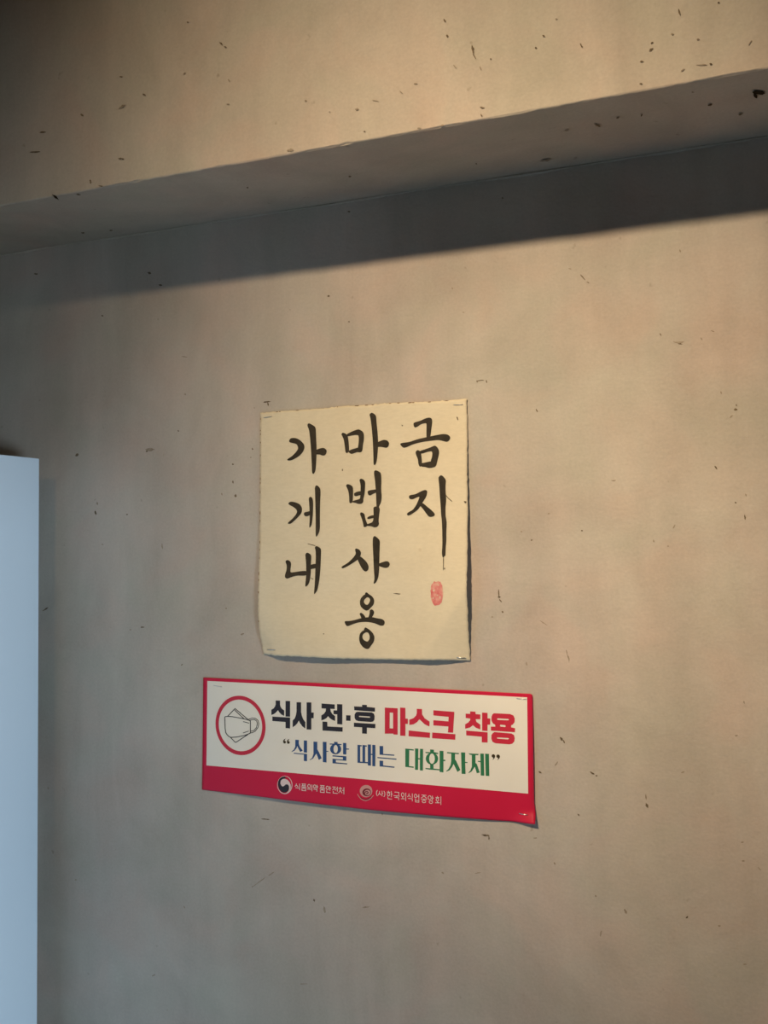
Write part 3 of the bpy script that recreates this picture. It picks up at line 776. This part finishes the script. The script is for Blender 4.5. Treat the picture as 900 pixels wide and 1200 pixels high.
# ------------------------------------------------------------------ staples
def staple(sh, p0, p1, label, rad=0.00028, m='steel'):
    a = sh.at(*p0)
    b = sh.at(*p1)
    A = Vector((a[0], -sh.off(*a), a[1]))
    B = Vector((b[0], -sh.off(*b), b[1]))
    o = 0.0005
    out = Vector((0, -o, 0))
    into = Vector((0, 0.0022, 0))
    me = tube_mesh('staple', [A + into, A + out * .2, A + out + (B - A) * .05, (A + B) / 2 + out * 1.2, B + out + (A - B) * .05, B + out * .2, B + into], rad, 8)
    base = (A + B) / 2
    me.transform(Matrix.Translation(-base))
    s = obj('staple', me, M[m], label=label, category='staple', group='staples holding the sheets to the wall')
    s.location = base
    return s
staple(paper, (309.5, 489.5), (318.5, 488), 'thin steel staple in the upper corner of the calligraphy sheet, under a dark wall mark')
staple(paper, (531.5, 474.5), (542.5, 474), 'thin steel staple in the upper corner of the calligraphy sheet on the red seal side')
staple(paper, (313.5, 761), (322.5, 761.5), 'bright steel staple in the lower corner of the calligraphy sheet away from the seal', 0.0004)
staple(paper, (535.5, 770.5), (546, 771), 'bright steel staple in the lower corner of the calligraphy sheet under the red seal', 0.0004)
staple(notice, (250.5, 803), (260, 804.8), 'thin staple in the printed notice corner above the mask drawing')
staple(notice, (605.5, 818.4), (617, 819.6), 'thin staple in the printed notice corner above the closing quotation marks')
staple(notice, (608.5, 953.2), (618.5, 955), 'shiny staple in the red band at the curled corner of the notice', 0.00035)

# ------------------------------------------------------------------ scuffs, chips and holes in the old plaster
def scuff(px, py, length, ang, width, kind='d', plane='w', curve=0.0):
    """a small mark; length and width in picture units at that spot, ang in degrees"""
    n = 5 if length > 3 else 3
    length, width = length * 0.9, width * 0.75
    ca, sa = math.cos(math.radians(ang)), math.sin(math.radians(ang))
    top, bot = [], []
    for i in range(n + 1):
        t = i / n - .5
        w = width * .5 * (1 - (2 * abs(t)) ** 2.2) * rnd.uniform(.55, 1.35) + .12
        cx = t * length
        cy = curve * (t * t - .1) + rnd.uniform(-.12, .12) * width
        top.append((cx, cy - w))
        bot.append((cx, cy + w))
    pts = [(px + x * ca - y * sa, py + x * sa + y * ca) for x, y in top + bot[::-1]]
    e = 0.00012
    if plane == 's': P = [on_z(x, y, BEAM_Z - 0.0009) for x, y in pts]
    elif plane == 'b': P = [on_y(x, y, -BEAM_P - 0.0006) for x, y in pts]
    else: P = [on_y(x, y, -0.00015) for x, y in pts]
    me = bpy.data.meshes.new('scuff_mark')
    m = len(top)
    me.from_pydata([tuple(p) for p in P], [], [(i, 2 * m - 1 - i, 2 * m - 2 - i, i + 1) for i in range(m - 1)])
    o = obj('scuff_mark', me, M[{'d': 'scuff', 'f': 'scuff_faint', 'r': 'rust'}[kind]], wall if plane == 'w' else beam)
    return o
SC = [  # beam face
 (220,26,3,10,2,'d','b'),(259,51,6,45,2,'d','b'),(264,55,4,20,1.6,'d','b'),(142,90,5,0,2,'d','b'),(169,111,5,30,2.4,'d','b'),(143,125,11,-30,3.5,'f','b'),(96,135,5,40,3,'d','b'),(50,155,9,0,2.2,'d','b'),
 (41,178,14,-3,2,'d','b'),(142,186,8,5,2.4,'d','b'),(106,213,6,80,3,'d','b'),(118,218,6,10,2,'d','b'),(268,94,4,60,2,'f','b'),(216,86,4,-40,1.5,'f','b'),(267,122,4,0,1.6,'f','b'),
 (427,154,2.5,0,2,'d','b'),(418,128,5,0,3,'f','b'),(358,118,3,0,2,'f','b'),(340,176,9,-5,4,'f','b'),(440,118,9,10,1,'f','b'),(386,131,2,0,1.5,'f','b'),
 (521,24,5,60,3,'d','b'),(524,42,4,80,2.6,'d','b'),(554,58,13,80,3,'d','b'),(556,66,8,60,1.6,'d','b'),(563,80,6,70,1.5,'f','b'),(533,78,6,50,1.5,'f','b'),(575,69,2,0,2,'d','b'),(628,56,3,0,2.5,'d','b'),(637,42,4,30,2,'d','b'),
 (681,53,6,60,2.6,'d','b'),(763,58,7,-40,3,'d','b'),(764,50,4,-30,2,'d','b'),(796,14,9,75,2.6,'d','b'),(842,3,3,0,2.5,'d','b'),(879,50,8,-55,1.6,'f','b'),(822,76,15,0,1.8,'f','b'),(833,75,4,10,2,'d','b'),(752,72,5,0,2,'d','b'),
 (565,126,6,10,2.2,'d','b'),(564,135,4,70,2.2,'d','b'),(800,82,6,-35,1.6,'f','b'),(470,108,6,40,1.5,'f','b'),(487,98,5,0,1.5,'f','b'),(652,22,3,0,2,'f','b'),(788,40,4,0,2,'f','b'),(818,46,4,0,2,'f','b'),(491,150,5,0,2,'f','b'),(518,147,6,-10,2,'f','b'),(751,98,4,0,2,'d','b'),
 # soffit
 (65,231,12,38,2.6,'r','s'),(92,228,6,5,2.2,'d','s'),(290,220,3,0,2.5,'d','s'),(97,273,5,0,2.5,'d','s'),(130,270,5,0,1.6,'d','s'),(558,192,2.5,0,2,'d','s'),(700,147,9,25,2.6,'d','s'),(724,138,5,-20,1.8,'d','s'),(752,135,4,-60,2,'d','s'),
 (832,123,6,-10,3,'d','s'),(868,134,6,-15,3,'d','s'),(889,109,17,4,7,'r','s'),(885,112,9,60,4,'r','s'),(640,188,16,-8,3,'f','s'),(812,108,4,0,2,'f','s'),(664,153,6,0,1.6,'f','s'),(410,207,4,0,2,'d','s'),
 # wall
 (589,232,2.5,0,2,'d'),(409,248,4,0,2,'d'),(175,320,5,20,3,'d'),(188,334,5,10,2.4,'d'),(120,370,3,20,2,'d'),(385,347,3.5,0,2.4,'d'),(409,377,2.4,0,2,'d'),(42,321,5,0,3,'d'),(340,363,2,0,1.2,'f'),
 (683,325,10,50,1.5,'d'),(689,331,4,30,1.2,'d'),(668,315,4,10,1,'f'),(797,294,4,70,2,'f'),(530,338,3,60,1.2,'f'),(543,366,3,20,1.2,'f'),(835,388,5,20,1.3,'f'),
 (90,533,5,-40,4,'d'),(176,527,13,0,4,'f'),(172,529,3,0,2,'d'),(209,505,2.4,0,2,'d'),(112,601,6,75,3,'d'),(114,590,4,80,2,'f'),(149,603,2.6,0,2,'d'),(190,640,8,85,1.8,'f'),(53,714,9,-35,1.8,'d'),(167,735,5,0,1.8,'d'),(153,738,3,0,1.8,'f'),
 (284,743,5,-20,3,'f'),(276,581,4,70,3,'d'),(273,565,4,80,2,'d'),(260,579,3.5,80,1.6,'f'),(213,779,3,-30,1.6,'d'),(273,544,3,0,2,'d'),(296,526,3,70,1.8,'d'),(294,536,2,0,1.6,'f'),(298,478,2,0,1.6,'f'),(265,713,2.5,0,1.6,'f'),(217,462,3,70,1.6,'f'),(216,418,8,10,1,'f'),(120,638,2.4,0,1.6,'f'),
 (216,1063,4,60,1.5,'f'),(180,1143,5,-30,1.8,'f'),(296,1039,3,-40,1.6,'f'),(89,1031,3,0,1.6,'f'),
 (563,446,10,-6,1.6,'d','w',2),(559,447,3,70,1.2,'d'),(570,447,4,80,1.6,'d'),(629,481,5,60,1.6,'d'),(774,392,4,60,1.6,'d'),(795,401,15,2,2.2,'f','w',-6),(797,403,6,10,1.4,'d'),(822,397,4,50,1.5,'f'),(862,480,5,0,3,'d'),(857,488,5,-40,1.6,'f'),(863,475,3,80,1.6,'d'),
 (839,548,6,55,1.8,'d'),(719,563,7,0,1.5,'f','w',-3),(845,460,4,80,1.4,'f'),(873,606,7,85,2,'d'),(862,589,2.5,0,2,'d'),(874,580,4,70,1.4,'f'),(682,622,3,0,2.2,'d'),(643,602,3,-30,2,'f'),(623,633,2.6,0,2,'d'),(611,623,2.4,0,2,'f'),
 (584.5,696,12,88,1.5,'d'),(585,699.5,4,0,2.6,'d'),(586.5,704,5,50,1.6,'d'),(589,717,3,40,2.2,'d'),(766,634,4,70,1.8,'f'),(790,617,6,-60,1.6,'f'),(637,730,12,32,1.3,'f'),(577,723,3,0,1.8,'f'),(783,640,3,0,1.5,'f'),(617,778,5,80,1.8,'f'),
 (658,866,7,50,3,'d'),(661,869,5,70,1.8,'d'),(633,905,5,30,2,'d'),(652,895,7,-55,1.6,'f'),(694,906,7,30,2.4,'d'),(699,909,3,10,2.2,'d'),(757,934,8,85,1.6,'f'),(758,944,7,65,3,'d'),(678,955,4,50,1.8,'d'),
 (568,979,9,12,2.4,'d'),(573,982,5,85,2,'d'),(572,979,4,30,2.4,'d'),(666,771,13,75,1.6,'f','w',3),(664,764,6,80,1.4,'f'),(872,823,4,70,2,'f'),(863,862,4,0,1.8,'f'),(870,987,4,0,1.8,'f'),(871,1009,4,0,1.8,'f'),(805,1075,4,-40,2.4,'d'),(733,1068,7,65,3,'f'),
 (843,1085,4,0,2,'f'),(698,1050,3,60,2,'f'),(650,1012,4,60,1.8,'f'),(890,1018,6,50,1.6,'f'),(704,1094,8,-80,2.6,'f'),(800,905,5,-20,1.6,'f'),(873,1130,5,0,1.6,'f'),(627,982,5,0,1.5,'f'),(560,1023,8,-12,1.3,'f'),
 (311,960,11,4,2,'d'),(303,1034,22,-36,1.3,'f'),(318,1024,9,-34,1.6,'f'),(368,1055,4,70,2,'d'),(429,1063,10,-6,2.2,'f'),(519,1023,4,40,1.8,'f'),(380,1066,9,80,4,'f'),(356,1153,10,0,1.3,'f'),(448,954,3,80,1.5,'d'),
 # old staple leftover above the calligraphy sheet
 (313,471,10,-5,2.2,'d'),(314,473.5,5,80,1.8,'d'),
]
for s in SC: scuff(*s)
